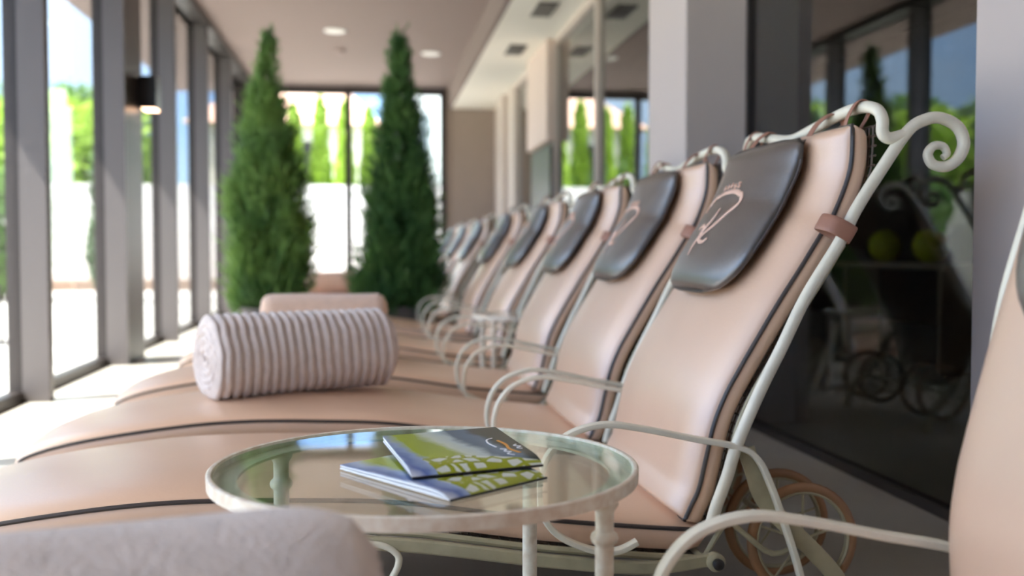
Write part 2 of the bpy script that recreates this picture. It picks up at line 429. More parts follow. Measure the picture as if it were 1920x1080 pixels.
def build_lounger():
    r = thing('reclining_lounger', 'x', 'lounger')
    s_ = cushion(PS, 1, .040, .014, .014).obj('seat_cushion', M_leather, r, auto=60)
    piping(PS, 1, -.001).obj('cushion_piping', M_pipe, s_)
    k_ = cushion(PB, -1, .031, .024, .024).obj('back_cushion', M_leather, r, auto=60)
    piping(PB, -1, -.001).obj('cushion_piping', M_pipe, k_)
    # woven mesh under both cushions
    for pts, sg, off, nm in ((PB, -1, -.042, 'back_mesh'), (PS, 1, -.050, 'seat_mesh')):
        fr = prof_frames(pts, 7); b_ = MB()
        line = [p+Vector((-t.z, 0, t.x))*sg*off for p, t in fr]
        ln = sum((line[i+1]-line[i]).length for i in range(len(line)-1))
        for j in range(41):
            y = CW*j/40
            b_.tube([q+Vector((0, y, .0)) for q in line[::3]+[line[-1]]], .0022, 4)
        m_ = int(ln/.018); acc = [0]
        for i in range(len(line)-1): acc.append(acc[-1]+(line[i+1]-line[i]).length)
        for k in range(m_+1):
            d = ln*k/m_; i = max(x for x in range(len(acc)) if acc[x] <= d+1e-6); i = min(i, len(line)-2)
            q = line[i].lerp(line[i+1], (d-acc[i])/max(1e-6, acc[i+1]-acc[i]))
            b_.tube([q+Vector((0, -.012, 0)), q+Vector((0, CW+.012, 0))], .0024, 4)
        b_.obj(nm, M_mesh, r)
        for y in (-.014, CW+.014):
            c_ = MB(); c_.tube([q+Vector((0, y, 0)) for q in (line[20:] if nm == 'back_mesh' else line)], .0065, 8); sr = c_.obj('stay_rod', M_khaki, r)
            if nm == 'back_mesh': sr['on_back'] = 1
    # side frames
    post = [(.598,.190),(.609,.228),(.629,.282),(.648,.342),(.684,.435),(.733,.513),(.774,.604),(.838,.705),(.868,.763),(.913,.832),(.965,.905),(1.000,.927),(1.031,.930),(1.063,.914),(1.075,.885),(1.064,.857),(1.041,.842),(1.015,.846),(1.005,.864),(1.016,.879),(1.034,.879),(1.042,.866),(1.034,.858)]
    post[4] = (.690,.437); post[5] = (.730,.515)
    arm = [(.463,.170),(.432,.156),(.400,.155),(.365,.164),(.325,.184),(.300,.210),(.287,.248),(.288,.290),(.304,.331),(.340,.365),(.400,.381),(.468,.373),(.566,.352),(.648,.335),(.685,.313),(.711,.263),(.737,.194),(.769,.095),(.785,.004)]
    for sy, y in ((-1, -.04), (1, CW+.04)):
        b_ = MB(); pa = cat(xz(post, y), 6)
        K = len(pa); b_.tube(pa, .0112, 12, taper=lambda u: 1.0 if u < .66 else 1.0-.45*(u-.66)/.34)
        b_.obj('back_post', M_cream, r)
        b_ = MB(); b_.tube(cat(xz(arm, y), 6), .008, 12, up=(0, 1, 0), flat=(.0115, .0058)); b_.obj('armrest', M_cream, r)
        # seat rail following the underside of the cushion
        b_ = MB(); rail = [(x, z-.068) for x, z in PS[1:-1]]+[(.60, .128)]
        b_.tube(cat(xz(rail, y+sy*-.012), 5), .008, 10, up=(0, 1, 0), flat=(.008, .012)); b_.obj('seat_rail', M_khaki, r)
        # flat rear strut down to the wheel axle, brace, knob
        b_ = MB(); st = [(.668,.330),(.682,.290),(.700,.240),(.745,.188),(.800,.135),(.850,.075),(.868,.004)]
        b_.tube(cat(xz(st, y+sy*-.012), 5), .008, 10, up=(0, 1, 0), flat=(.0035, .0165)); b_.obj('rear_strut', M_khaki, r)
        b_ = MB(); b_.tube(cat(xz([(.600,.130),(.640,.190),(.669,.172),(.730,.128),(.790,.150)], y+sy*-.032), 4), .0055, 8); b_.obj('brace', M_khaki, r)
        b_ = MB(); c0 = y+sy*.012
        b_.lathe([(.001, c0-sy*.028), (.016, c0-sy*.026), (.017, c0-sy*.008), (.012, c0-sy*.004), (.001, c0-sy*.004)], .609, .127, 20, axis='y'); kn = b_.obj('knob', M_khaki, r)
        b_ = MB(); b_.lathe([(.001, c0-sy*.004), (.0095, c0-sy*.003), (.0105, c0+sy*.006), (.007, c0+sy*.010), (.001, c0+sy*.011)], .609, .127, 16, axis='y'); b_.obj('knob_cap', M_black, kn)
        # scroll legs
        for lx, lz in ((-.02, .185), (-.66, .165)):
            b_ = MB(); lg = [(lx-.03,lz),(lx+.03,lz-.005),(lx+.058,lz-.022),(lx+.060,lz-.042),(lx+.048,lz-.066),(lx+.028,lz-.10),(lx+.018,.04),(lx+.03,.004)]
            b_.tube(cat(xz(lg, y+sy*-.006), 6), .0062, 10); b_.obj('leg', M_cream, r)
        # twin wheels on one axle
        for yy in ((y-sy*.042), (y-sy*.165)):
            cx, cz = .790, .150
            b_ = MB(); b_.tube([(cx+.098*math.cos(a), yy, cz+.098*math.sin(a)) for a in [2*PI*k/40 for k in range(40)]], .0096, 10, closed=True)
            wh = b_.obj('wheel', M_wood, r)
            b_ = MB(); b_.tube([(cx+.0885*math.cos(a), yy, cz+.0885*math.sin(a)) for a in [2*PI*k/36 for k in range(36)]], .004, 6, closed=True, up=(0, 1, 0), flat=(.008, .003))
            for k in range(5):
                a = 2*PI*k/5+.3; b_.tube([(cx+.012*math.cos(a), yy, cz+.012*math.sin(a)), (cx+.088*math.cos(a), yy, cz+.088*math.sin(a))], .0028, 6)
            b_.obj('spokes', M_khaki, wh)
            b_ = MB(); b_.lathe([(.001, yy-.018), (.009, yy-.017), (.012, yy-.008), (.012, yy+.008), (.009, yy+.017), (.001, yy+.018)], cx, cz, 18, axis='y'); b_.obj('hub', M_khaki, wh)
    b_ = MB(); b_.tube([(.790, -.03, .150), (.790, CW+.03, .150)], .006, 10); b_.obj('axle', M_khaki, r)
    for (x, z) in ((-.80, .135), (.59, .128)):
        b_ = MB(); b_.tube([(x, -.028, z), (x, CW+.028, z)], .008, 10); b_.obj('cross_bar', M_khaki, r)
    # top rail: steps up from each post, then a shallow arch across
    W = CW
    tr = [(.957,-.04,.898),(.930,-.04,.892),(.917,-.04,.902),(.916,-.04,.925),(.914,-.026,.944),(.908,.01,.955),(.900,.08,.953),(.893,.20,.936)]
    path = tr+[(.890, W/2, .925)]+[(x, W-y, z) for x, y, z in reversed(tr)]
    b_ = MB(); b_.tube(cat(path, 6), .0112, 12); b_.obj('top_rail', M_cream, r)
    # strap loops over the top rail, from cushion and pillow
    for y in (.035, .565):
        b_ = MB(); b_.tube(cat([(.878,y,.905),(.882,y-.005,.935),(.894,y-.014,.962),(.907,y-.018,.968),(.920,y-.018,.958),(.919,y-.01,.938),(.905,y,.908)], 5), .006, 8, flat=(.011, .002), up=(.2, 1, 0)); b_.obj('cushion_strap', M_strap, k_)
    pil = build_pillow(r)
    for y in (.13, .45):
        b_ = MB(); b_.tube(cat([(.842,y,.893),(.853,y-.004,.918),(.868,y-.01,.940),(.888,y-.02,.954),(.905,y-.02,.948),(.912,y-.02,.932),(.890,y-.005,.918),(.862,y,.895)], 5), .006, 8, flat=(.014, .002), up=(.1, 1, .1)); b_.obj('pillow_strap', M_strap, pil)
    b_ = MB(); b_.tube([(.843,.12,.900),(.848,.25,.908),(.848,.38,.908),(.843,.50,.900)], .0065, 8); b_.obj('pillow_tie', M_pipe, pil)
    # leather tab holding the cushion to each post
    for y, sy in ((-.04, -1), (CW+.04, 1)):
        b_ = MB(); c = Vector((.845, y, .722)); t = Vector((.50, 0, .86)).normalized(); nn = Vector((-t.z, 0, t.x))
        ring = [c+nn*.040+Vector((0, -sy*.030, 0)), c+nn*.030+Vector((0, sy*.004, 0)), c+nn*.010+Vector((0, sy*.014, 0)), c-nn*.012+Vector((0, sy*.013, 0)), c-nn*.016+Vector((0, 0, 0)), c-nn*.012+Vector((0, -sy*.016, 0)), c+nn*.010+Vector((0, -sy*.030, 0))]
        path = cat(ring, 4, closed=True)
        b_.tube(path, .01, 10, closed=True, up=t, flat=(.0165, .0018)); b_.obj('post_tab', M_strap, k_)
    return r

proto = build_lounger()
LY = [.49, 1.80, 2.63, 3.59, 4.76, 6.10, 7.78, 9.20, 10.60]
LL = ['recliner nearest the camera, its backrest cut off at the right edge of the photo',
      'recliner directly behind the round glass table, its whole pink leather back in focus',
      'recliner with the ribbed rolled towel lying on its seat, second behind the glass table',
      'third recliner behind the glass table, plain back just before the little far side table',
      'recliner right behind the far side table, its arm loops showing beside the conifer',
      'blurred recliner before the two potted conifers, fifth behind the glass table',
      'blurred recliner just past the potted conifers, small grey pillow hardly readable',
      'second farthest blurred recliner, with a pale towel on its seat glimpsed between conifers',
      'farthest recliner of the row, a tiny sliver of backrest beside the right conifer']
loungers = []
for i, y in enumerate(LY):
    o = proto if i == 0 else copy_tree(proto)
    o.location = (.03 if i == 0 else 0, y, 0); o['label'] = LL[i]; o['group'] = 'reclining loungers in a row'
    loungers.append(o)
# the nearest recliner's back is set two notches more upright
piv = Vector((.60, 0, .24)); RM = Matrix.Translation((.055, 0, 0)) @ Matrix.Translation(piv) @ Matrix.Rotation(math.radians(-16), 4, 'Y') @ Matrix.Translation(-piv)
for ch in loungers[0].children:
    if ch.name.split('.')[0] in ('back_cushion', 'back_mesh', 'back_post', 'top_rail', 'head_pillow') or ch.get('on_back'):
        ch.matrix_basis = RM
for ch in [c for c in loungers[0].children if c.name.startswith('back_cushion')]:
    for t_ in [t_ for t_ in ch.children if t_.name.startswith('post_tab')]: bpy.data.objects.remove(t_)   # this one's straps are undone
for o in bpy.data.objects:
    if 'on_back' in o: del o['on_back']

# ------------------------------------------------------------------ glass side table
def side_table(label, loc, R=.285, H=.404, group='round glass side tables'):
    t = thing('side_table', label, 'table', loc, 0, group)
    b_ = MB(); prof = [(R-.006, H-.019), (R, H-.018), (R+.0005, H-.002), (R-.0025, H), (R-.006, H-.001)]
    n = 128; rings = []
    for r_, z in prof: rings.append([(r_*math.cos(2*PI*j/n), r_*math.sin(2*PI*j/n), z) for j in range(n)])
    b_.rings(rings, closed=True); rim = b_.obj('rim', M_worn, t, auto=50)
    b_ = MB(); prof = [(R-.0065, H-.012), (R-.0065, H-.016), (R-.038, H-.016), (R-.038, H-.012)]
    rings = [[(r_*math.cos(2*PI*j/n), r_*math.sin(2*PI*j/n), z) for j in range(n)] for r_, z in prof]
    b_.rings(rings, closed=True); b_.obj('glass_ledge', M_cream, t, auto=50)
    b_ = MB(); b_.lathe([(.001, H-.010), (R-.009, H-.010), (R-.0075, H-.0085), (R-.0075, H-.0045), (R-.009, H-.003), (.001, H-.003)], 0, 0, n)
    b_.obj('glass_top', M_tglass, t, auto=30)
    for k in range(4):
        a = PI/4+k*PI/2+math.radians(5); x, y = (R-.015)*math.cos(a), (R-.015)*math.sin(a)
        b_ = MB(); z1 = H-.017
        b_.lathe([(.004, z1), (.0165, z1-.001), (.0172, z1-.005), (.0145, z1-.009), (.0115, z1-.014), (.0112, z1-.036), (.0120, z1-.038), (.0155, z1-.041), (.0170, z1-.046), (.0155, z1-.051), (.0120, z1-.054), (.0115, z1-.057), (.0115, .06), (.018, .055), (.019, .045), (.014, .036), (.013, .012), (.02, .008), (.02, .001), (.001, .001)], x, y, 24)
        b_.obj('leg', M_worn, t, auto=50)
    b_ = MB(); b_.tube([((R-.015)*math.cos(a), (R-.015)*math.sin(a), .05) for a in [2*PI*k/64 for k in range(64)]], .006, 8, closed=True)
    b_.obj('foot_ring', M_worn, t)
    return t
TX, TY = .069, 1.376
side_table('round glass topped cream metal table in the foreground carrying two brochures', (TX, TY, 0))
side_table('small white round table far back between the recliners, partly hidden by a backrest', (.63, 4.51, 0), R=.195)
print('section tables ok')

# ------------------------------------------------------------------ brochures
def cover_mat(name, flip):
    m = bpy.data.materials.new(name); m.use_nodes = True
    n = m.node_tree.nodes; l = m.node_tree.links; p = n['Principled BSDF']; p.inputs['Roughness'].default_value = .3
    t = n.new('ShaderNodeTexCoord'); sp = n.new('ShaderNodeSeparateXYZ'); l.new(t.outputs['Object'], sp.inputs[0])
    nz = n.new('ShaderNodeTexNoise'); nz.inputs['Scale'].default_value = 28; nz.inputs['Detail'].default_value = 3; l.new(t.outputs['Object'], nz.inputs['Vector'])
    # u: 0..1 along the long side
    mu = n.new('ShaderNodeMath'); mu.operation = 'MULTIPLY_ADD'; mu.inputs[1].default_value = 1/.235; mu.inputs[2].default_value = -.07
    l.new(sp.outputs[0], mu.inputs[0])
    ad = n.new('ShaderNodeMath'); ad.operation = 'MULTIPLY_ADD'; ad.inputs[1].default_value = .16; l.new(nz.outputs['Fac'], ad.inputs[0]); l.new(mu.outputs[0], ad.inputs[2])
    r = n.new('ShaderNodeValToRGB'); cr_ = r.color_ramp; cr_.elements[0].position = 0; cr_.elements[0].color = (*lin((216, 224, 236)), 1)
    cr_.elements[1].position = 1; cr_.elements[1].color = (*lin((14, 30, 30)), 1)
    for pos, c in ((.08, (74, 104, 170)), (.16, (150, 172, 205)), (.22, (160, 176, 48)), (.36, (150, 168, 60)), (.42, (196, 206, 190)), (.52, (176, 194, 196)), (.58, (70, 98, 120)), (.68, (84, 112, 138)), (.73, (22, 42, 42))):
        e = cr_.elements.new(pos); e.color = (*lin(c), 1)
    l.new(ad.outputs[0], r.inputs['Fac'])
    # a leafy net pattern in a front band
    vo = n.new('ShaderNodeTexVoronoi'); vo.feature = 'DISTANCE_TO_EDGE'; vo.inputs['Scale'].default_value = 46; l.new(t.outputs['Object'], vo.inputs['Vector'])
    vr = n.new('ShaderNodeValToRGB'); vr.color_ramp.elements[0].position = .10; vr.color_ramp.elements[0].color = (*lin((146, 156, 18)), 1)
    vr.color_ramp.elements[1].position = .16; vr.color_ramp.elements[1].color = (*lin((205, 212, 205)), 1); l.new(vo.outputs['Distance'], vr.inputs['Fac'])
    # mask: v < .45 and u in .05-.75
    mv = n.new('ShaderNodeMath'); mv.operation = 'MULTIPLY_ADD'; mv.inputs[1].default_value = .6; l.new(sp.outputs[0], mv.inputs[0]); l.new(sp.outputs[1], mv.inputs[2])
    lt = n.new('ShaderNodeMath'); lt.operation = 'LESS_THAN'; lt.inputs[1].default_value = .118; l.new(mv.outputs[0], lt.inputs[0])
    l2 = n.new('ShaderNodeMath'); l2.operation = 'LESS_THAN'; l2.inputs[1].default_value = .065; l.new(sp.outputs[1], l2.inputs[0])
    l3 = n.new('ShaderNodeMath'); l3.operation = 'GREATER_THAN'; l3.inputs[1].default_value = .035; l.new(sp.outputs[0], l3.inputs[0])
    a1 = n.new('ShaderNodeMath'); a1.operation = 'MULTIPLY'; l.new(lt.outputs[0], a1.inputs[0]); l.new(l2.outputs[0], a1.inputs[1])
    a2 = n.new('ShaderNodeMath'); a2.operation = 'MULTIPLY'; l.new(a1.outputs[0], a2.inputs[0]); l.new(l3.outputs[0], a2.inputs[1])
    mx_ = n.new('ShaderNodeMixRGB'); l.new(a2.outputs[0], mx_.inputs[0]); l.new(r.outputs['Color'], mx_.inputs[1]); l.new(vr.outputs['Color'], mx_.inputs[2])
    l.new(mx_.outputs['Color'], p.inputs['Base Color'])
    return m
M_paper = mat('white_paper', (242, 243, 246), .5)
M_orange = mat('orange_ink', (226, 150, 40), .3)
def brochure(label, p_open, p_spine, p_far, z0, zfn):
    """p_open -> p_spine is the long edge facing the camera, p_spine -> p_far the folded spine"""
    a, s, f = Vector(p_open), Vector(p_spine), Vector(p_far)
    ex = (f-s); Wd = ex.length; ex.normalize()
    # local x along the picture width = from the left long edge to the dark far end
    r = thing('brochure', label, 'brochure', (s.x, s.y, 0), 0, 'brochures on the glass table')
    ey = (a-s); Ld = ey.length; ey.normalize()
    return r, a, s, f, ex, ey, Wd, Ld
def make_brochure(label, s, f, a, z0, curl, logo):
    s, f, a = Vector((*s, 0)), Vector((*f, 0)), Vector((*a, 0))
    ex = (f-s).normalized(); Wd = (f-s).length; ev = (a-s); Ld = ev.length; ev.normalize()
    rz = math.atan2(ex.y, ex.x)
    r = thing('brochure', label, 'brochure', (s.x, s.y, z0), rz, 'brochures on the glass table')
    R_ = Matrix.Rotation(-rz, 3, 'Z'); ly = R_ @ ev   # direction of the second side in local frame
    N = 18
    def P(u, v, z): return Vector((u*Wd, 0, 0))+ly*(v*Ld)+Vector((0, 0, z))
    # layers: back cover, pages, front cover; folded along v=0 (spine), opening towards v=1
    def zt(u, v, k): return (.0012+.0100*(1-math.exp(-v*16))*(1-.42*v)*k)+curl(u, v)*k
    def sheet(k0, k1, m, nm, ins=0):
        b_ = MB(); top = []; bot = []
        for i in range(N+1):
            for j in range(N+1):
                u, v = ins+(1-2*ins)*i/N, (1-ins)*j/N
                top.append(P(u, v, zt(u, v, k1))); bot.append(P(u, v, zt(u, v, k0)))
        W = N+1; fs = []
        for i in range(N):
            for j in range(N):
                fs.append((i*W+j, (i+1)*W+j, (i+1)*W+j+1, i*W+j+1))
        o_ = len(top); fs2 = [tuple(reversed([q+o_ for q in f_])) for f_ in fs]
        side = []
        edge = [i*W for i in range(N+1)]+[N*W+j for j in range(1, N+1)]+[i*W+N for i in range(N-1, -1, -1)]+[j for j in range(N-1, 0, -1)]
        for q in range(len(edge)):
            e0, e1 = edge[q], edge[(q+1) % len(edge)]; side.append((e0, e0+o_, e1+o_, e1))
        b_.add(top+bot, fs+fs2+side); return b_.obj(nm, m, r, auto=35)
    sheet(0, .12, M_paper if not logo else M_black, 'back_cover')
    sheet(.14, .36, M_paper, 'pages', .003); sheet(.58, .92, M_paper, 'pages', .003)
    c = sheet(.93, 1.0, cover_mat('cover_print_%d' % int(z0*10000), 0), 'front_cover')
    b_ = MB(); b_.tube([P(0, 0, .0014), P(.5, 0, .0014), P(1, 0, .0014)], .0016, 8); b_.obj('spine', M_black, r)
    if logo:
        # swash, script strokes and oval outline near the dark end of the cover
        b_ = MB()
        def Q(u, v): return P(u, v, zt(u, v, 1)+.0004)
        for st in ([(.90,.20),(.86,.32),(.88,.45),(.86,.58)],):
            b_.tube([Q(p.x, p.y) for p in cat([(u, v, 0) for u, v in st], 5)], .002, 6, up=(0, 0, 1), flat=(.0004, .0022))
        b_.obj('logo_swash', M_orange, c)
        b_ = MB()
        for st in ([(.96,.30),(.93,.33),(.97,.36),(.93,.40),(.96,.43)], [(.84,.16),(.80,.20),(.84,.24),(.80,.27),(.83,.31),(.79,.34)],
                   [(.78,.40),(.76,.52),(.78,.62),(.84,.66)]):
            b_.tube([Q(p.x, p.y) for p in cat([(u, v, 0) for u, v in st], 5)], .0014, 6, up=(0, 0, 1), flat=(.0004, .0013))
        b_.obj('logo_lettering', M_paper, c)
    return r
make_brochure('lower brochure lying flat on the glass, fanned white pages facing left', (.086, 1.160), (.215, 1.262), (-.045, 1.350), .4015,
              lambda u, v: .0, False)
make_brochure('upper brochure with a dark green end, lying askew on the other one', (.045, 1.232), (.214, 1.285), (.012, 1.468), .4125,
              lambda u, v: .004*v*v, True)

# ------------------------------------------------------------------ rolled towels
def towel(label, loc, rz, R, Lh, ribs, col, seed, fuzz=.004, tilt=0, spiral=4.2, rc=.022):
    m = mat('towel_%d' % seed, col, .95, bump=.9, bump_scale=160, sheen=.4, noise_amt=.12, noise_scale=34)
    t = thing('rolled_towel', label, 'towel', loc, rz, 'rolled towels on the seats')
    t.rotation_euler = (0, tilt, rz)
    N, M = (ribs*8 if ribs else 60), 64
    rings = []
    def rad(a, s):
        base = R*(1-.05*max(0, -math.sin(a))**3)
        rr = base+.0035*noise.noise(Vector((math.cos(a)*2+seed, math.sin(a)*2, s*5)))
        if ribs:
            x_ = s/Lh+.5+.05*math.sin(a-1.2)*(1-.5*abs(2*s/Lh))+.008*noise.noise(Vector((s*9, math.cos(a)*3, math.sin(a)*3+seed)))
            rr += fuzz*(2*abs(math.sin(PI*ribs*x_))**.8-2)
        return rr
    for i in range(N+1):
        s = -Lh/2+Lh*i/N; e = min(i, N-i)/N*Lh
        sh = 1.0 if e > rc else 1-(.16+2*(rc-.022))*(1-math.sqrt(max(0, 1-((rc-e)/rc)**2)))
        ring = []
        for j in range(M):
            a = 2*PI*j/M; rr = rad(a, s)*sh; z = rr*math.sin(a)
            if z < -R*.90: z = -R*.90
            ring.append((s, rr*math.cos(a), z+R*.90))
        rings.append(ring)
    b_ = MB(); b_.rings(rings, cap=False)
    # wound ends: concentric wraps with a deep spiral groove and a hollow core
    for sgn in (-1, 1):
        K = 54; rg = []
        for k in range(K+1):
            f = 1-k/K; ring = []
            for j in range(M):
                a = 2*PI*j/M; r0 = rad(a, sgn*Lh/2)*(.84-2*(rc-.022))*(1+.04*math.sin(2*a+f*9)*(1-f))
                ph = (f*spiral+(a if sgn < 0 else -a)/(2*PI)) % 1.0
                wr = abs(math.sin(PI*ph))**.6
                env = min(1, k/5)
                dep = env*(.010*wr-.006) + .004*noise.noise(Vector((f*7*math.cos(a), f*7*math.sin(a), seed))) - (.030*max(0, 1-f/.10) if f < .10 else 0)
                z = max(r0*f*math.sin(a), -R*.90)
                ring.append((sgn*(Lh/2+dep*(1 if k else 0)), r0*f*math.cos(a), z+R*.90))
            rg.append(ring)
        b_.rings(rg, cap=False)
    roll = b_.obj('towel_roll', m, t, auto=180)
    # loose outer edge of the towel lying along the roll
    b_ = MB(); ed = []
    for i in range(41):
        s = -Lh/2+.012+(Lh-.024)*i/40; a = -.62+.03*math.sin(9*s)
        rr = rad(a, s)+.002; ed.append((s, rr*math.cos(a), rr*math.sin(a)+R*.90))
    b_.tube(ed, .005, 8); b_.obj('towel_hem', m, t)
    return t
TW = (214, 202, 197)
towel('large ribbed beige rolled towel on the second recliner seat, wound end facing left', (-.215, 2.985, .284), math.radians(28), .122, .54, 20, TW, 1, fuzz=.0052)
towel('out of focus rolled towel in the bottom left corner, on the nearest recliner', (-.300, .80, .287), math.radians(11), .100, .60, 0, (216, 204, 198), 2, rc=.075)
towel('smaller peach rolled towel peeking over the top of the ribbed towel', (-.185, 3.93, .284), math.radians(4), .126, .46, 0, (224, 192, 170), 3, rc=.045)
towel('pale rolled towel far back, glimpsed between the two potted conifers', (-.36, 9.52, .282), math.radians(3), .11, .44, 18, (216, 178, 154), 4)

# ------------------------------------------------------------------ potted conifers
M_ndl = mat('conifer_needles_lit', (84, 128, 72), .5, col2=(144, 180, 92), noise_scale=3.0, trans=.25)  # lighter greens carry the light falling on the left conifer
M_ndl2 = mat('conifer_needles_dark', (62, 104, 60), .5, col2=(108, 150, 78), noise_scale=3.0, trans=.2)
M_bark = mat('bark', (84, 62, 46), .9, noise_amt=.3, bump=.5, bump_scale=30)
def conifer(label, loc, H, prof, seed, n, m, rmul=1.0):
    rnd = random.Random(seed); t = thing('potted_conifer', label, 'potted plant', loc, 0, 'potted conifers')
    b_ = MB(); b_.lathe([(.001, .002), (.15, .002), (.155, .01), (.185, .27), (.20, .275), (.20, .30), (.185, .30), (.175, .27), (.001, .27)], 0, 0, 32)
    b_.obj('pot', mat('grey_pot', (120, 112, 106), .6, noise_amt=.1), t)
    b_ = MB(); b_.lathe([(.001, .262), (.174, .264), (.174, .274), (.001, .284)], 0, 0, 24); b_.obj('soil', mat('soil', (58, 44, 34), .95, noise_amt=.3), t)
    b_ = MB(); b_.tube([(0, 0, .27), (.01, 0, .8), (0, .01, 1.5), (0, 0, H-.08)], .022, 8, taper=lambda u: 1-.8*u); b_.obj('trunk', M_bark, t)
    def R(z):
        for (z0, r0), (z1, r1) in zip(prof, prof[1:]):
            if z0 <= z <= z1: return r0+(r1-r0)*(z-z0)/(z1-z0)
        return prof[-1][1] if z > prof[-1][0] else prof[0][1]
    zmin, zmax = .30, H
    b_ = MB(); V = []; Fc = []
    def leaf(p, d, ln, wd):
        sd = d.cross(Vector((rnd.uniform(-1, 1), rnd.uniform(-1, 1), rnd.uniform(-1, 1)))).normalized()*wd
        o = len(V); V.extend([tuple(p), tuple(p+d*ln*.45+sd), tuple(p+d*ln), tuple(p+d*ln*.45-sd)]); Fc.append((o, o+1, o+2, o+3))
    tufts = []
    while len(tufts) < 330:
        z = rnd.uniform(zmin, zmax)
        if rnd.random() < .06+(R(z)/.36)**1.3: tufts.append((z, rnd.uniform(0, 2*PI), rnd.uniform(.72, 1.28)))
    k = 0
    while k < n:
        z = rnd.uniform(zmin, zmax); r = R(z)*rmul
        if rnd.random() > .06+(r/.36)**1.5: continue
        k += 1
        if rnd.random() < .30:
            a = rnd.uniform(0, 2*PI); rr = r*rnd.uniform(.15, .8)
        else:                                   # branch tips stand out as separate tufts
            cz, ca, ce = tufts[rnd.randrange(len(tufts))]
            z = cz+rnd.gauss(0, .035); a = ca+rnd.gauss(0, .045/max(.05, R(cz))); r = R(max(zmin, min(H, z)))*rmul
            rr = r*rnd.uniform(.45, 1)**.6*ce
        out = Vector((math.cos(a), math.sin(a), 0))
        p = out*rr*.78+Vector((0, 0, z-.05))
        d = (out*rnd.uniform(.35, 1.0)+Vector((rnd.uniform(-.35, .35), rnd.uniform(-.35, .35), rnd.uniform(.6, 1.5)))).normalized()
        L_ = rnd.uniform(.06, .16)*(0.6+.6*min(1, r/.2))
        tip = p
        for s in range(7):
            q = p+d*L_*s/7
            for _ in range(2):
                dd = (d+Vector((rnd.uniform(-.8, .8), rnd.uniform(-.8, .8), rnd.uniform(-.5, .6)))).normalized()
                leaf(q, dd, rnd.uniform(.02, .042), rnd.uniform(.0022, .0045))
        leaf(p, d, L_*1.15, .004)
    b_.add(V, Fc)
    me = bpy.data.meshes.new('foliage'); me.from_pydata(b_.v, [], b_.f); me.update(); me.materials.append(m)
    o = bpy.data.objects.new('foliage', me); COL.objects.link(o); o.parent = t
    return t
pl = [(.30,.25),(.55,.29),(.95,.275),(1.2,.225),(1.5,.165),(1.80,.08),(2.0,.035),(2.17,.008)]
pr = [(.30,.34),(.55,.31),(.85,.27),(1.15,.215),(1.5,.145),(1.8,.085),(2.0,.05),(2.17,.012)]
conifer('left potted conifer, tall pointed green shrub in front of the far glazing', (-.70, 7.12, 0), 2.17, pl, 5, 6800, M_ndl)
conifer('right potted conifer, darker pointed shrub beside the row of backrests', (.185, 7.14, 0), 2.16, pr, 11, 7400, M_ndl2)

# ------------------------------------------------------------------ lamps, vents, sensor
M_wlamp = mat('lamp_diffuser', (255, 244, 226), .5, emit=(255, 236, 208), estr=6)
M_white = mat('white_metal', (235, 232, 226), .4)
for lab, x, y in (('lit round recessed ceiling lamp above the gap between the conifers', -.345, 9.8), ('round recessed ceiling lamp near the ceiling step', .61, 10.8)):
    t = thing('ceiling_lamp', lab, 'ceiling lamp', (x, y, ZC), 0, 'recessed ceiling lamps')
    b_ = MB(); b_.lathe([(.07, -.001), (.10, -.001), (.10, -.008), (.085, -.014), (.07, -.010)], 0, 0, 32); b_.obj('trim_ring', M_white, t)
    b_ = MB(); b_.lathe([(.001, -.006), (.07, -.006), (.07, -.002), (.001, -.002)], 0, 0, 32); b_.obj('diffuser', M_wlamp, t)
b_ = MB(); b_.lathe([(.001, -.001), (.055, -.001), (.055, -.012), (.035, -.035), (.001, -.038)], 0, 0, 24)
o = b_.obj('smoke_detector', mat('taupe_plastic', (150, 130, 124), .6)); o.location = (-.33, 10.73, ZC); tag(o, 'small round detector on the ceiling behind the lit lamp', 'smoke detector')
for lab, y in (('dark square air vent in the white soffit, nearer one', 7.55), ('dark square air vent in the white soffit, farther one', 9.1), ('dark square air vent in the white soffit, out of view', 5.6)):
    if y < 6: continue
    t = thing('ceiling_vent', lab, 'air vent', (1.265, y, ZS), 0, 'soffit air vents')
    b_ = MB(); b_.box(-.075, .075, -.22, .22, -.008, -.001); b_.obj('backing', M_dark, t, smooth=False)
    b_ = MB()
    for k in range(7): b_.box(-.07+k*.0225, -.064+k*.0225, -.21, .21, -.016, -.008)
    b_.obj('slats', mat('vent_grey', (120, 116, 108), .5), t, smooth=False)
t = thing('wall_lamp', 'black box wall lamp on the dark post between the windows', 'wall lamp', (-1.452, 6.72, 1.67), 0)
b_ = MB(); b_.box(0, .02, -.06, .06, -.09, .09); b_.obj('back_plate', M_black, t, smooth=False)
b_ = MB(); b_.box(.02, .12, -.075, .075, -.10, -.094); b_.box(.02, .12, -.075, .075, .094, .10); b_.box(.114, .12, -.075, .075, -.094, .094); b_.box(.02, .114, -.075, -.069, -.094, .094); b_.box(.02, .114, .069, .075, -.094, .094)
b_.obj('lamp_housing', M_black, t, smooth=False)
b_ = MB(); b_.box(.03, .11, -.065, .065, -.106, -.1005); b_.obj('lamp_diffuser', mat('warm_glow', (255, 220, 190), .5, emit=(255, 200, 160), estr=2), t, smooth=False)
print('section interior ok')

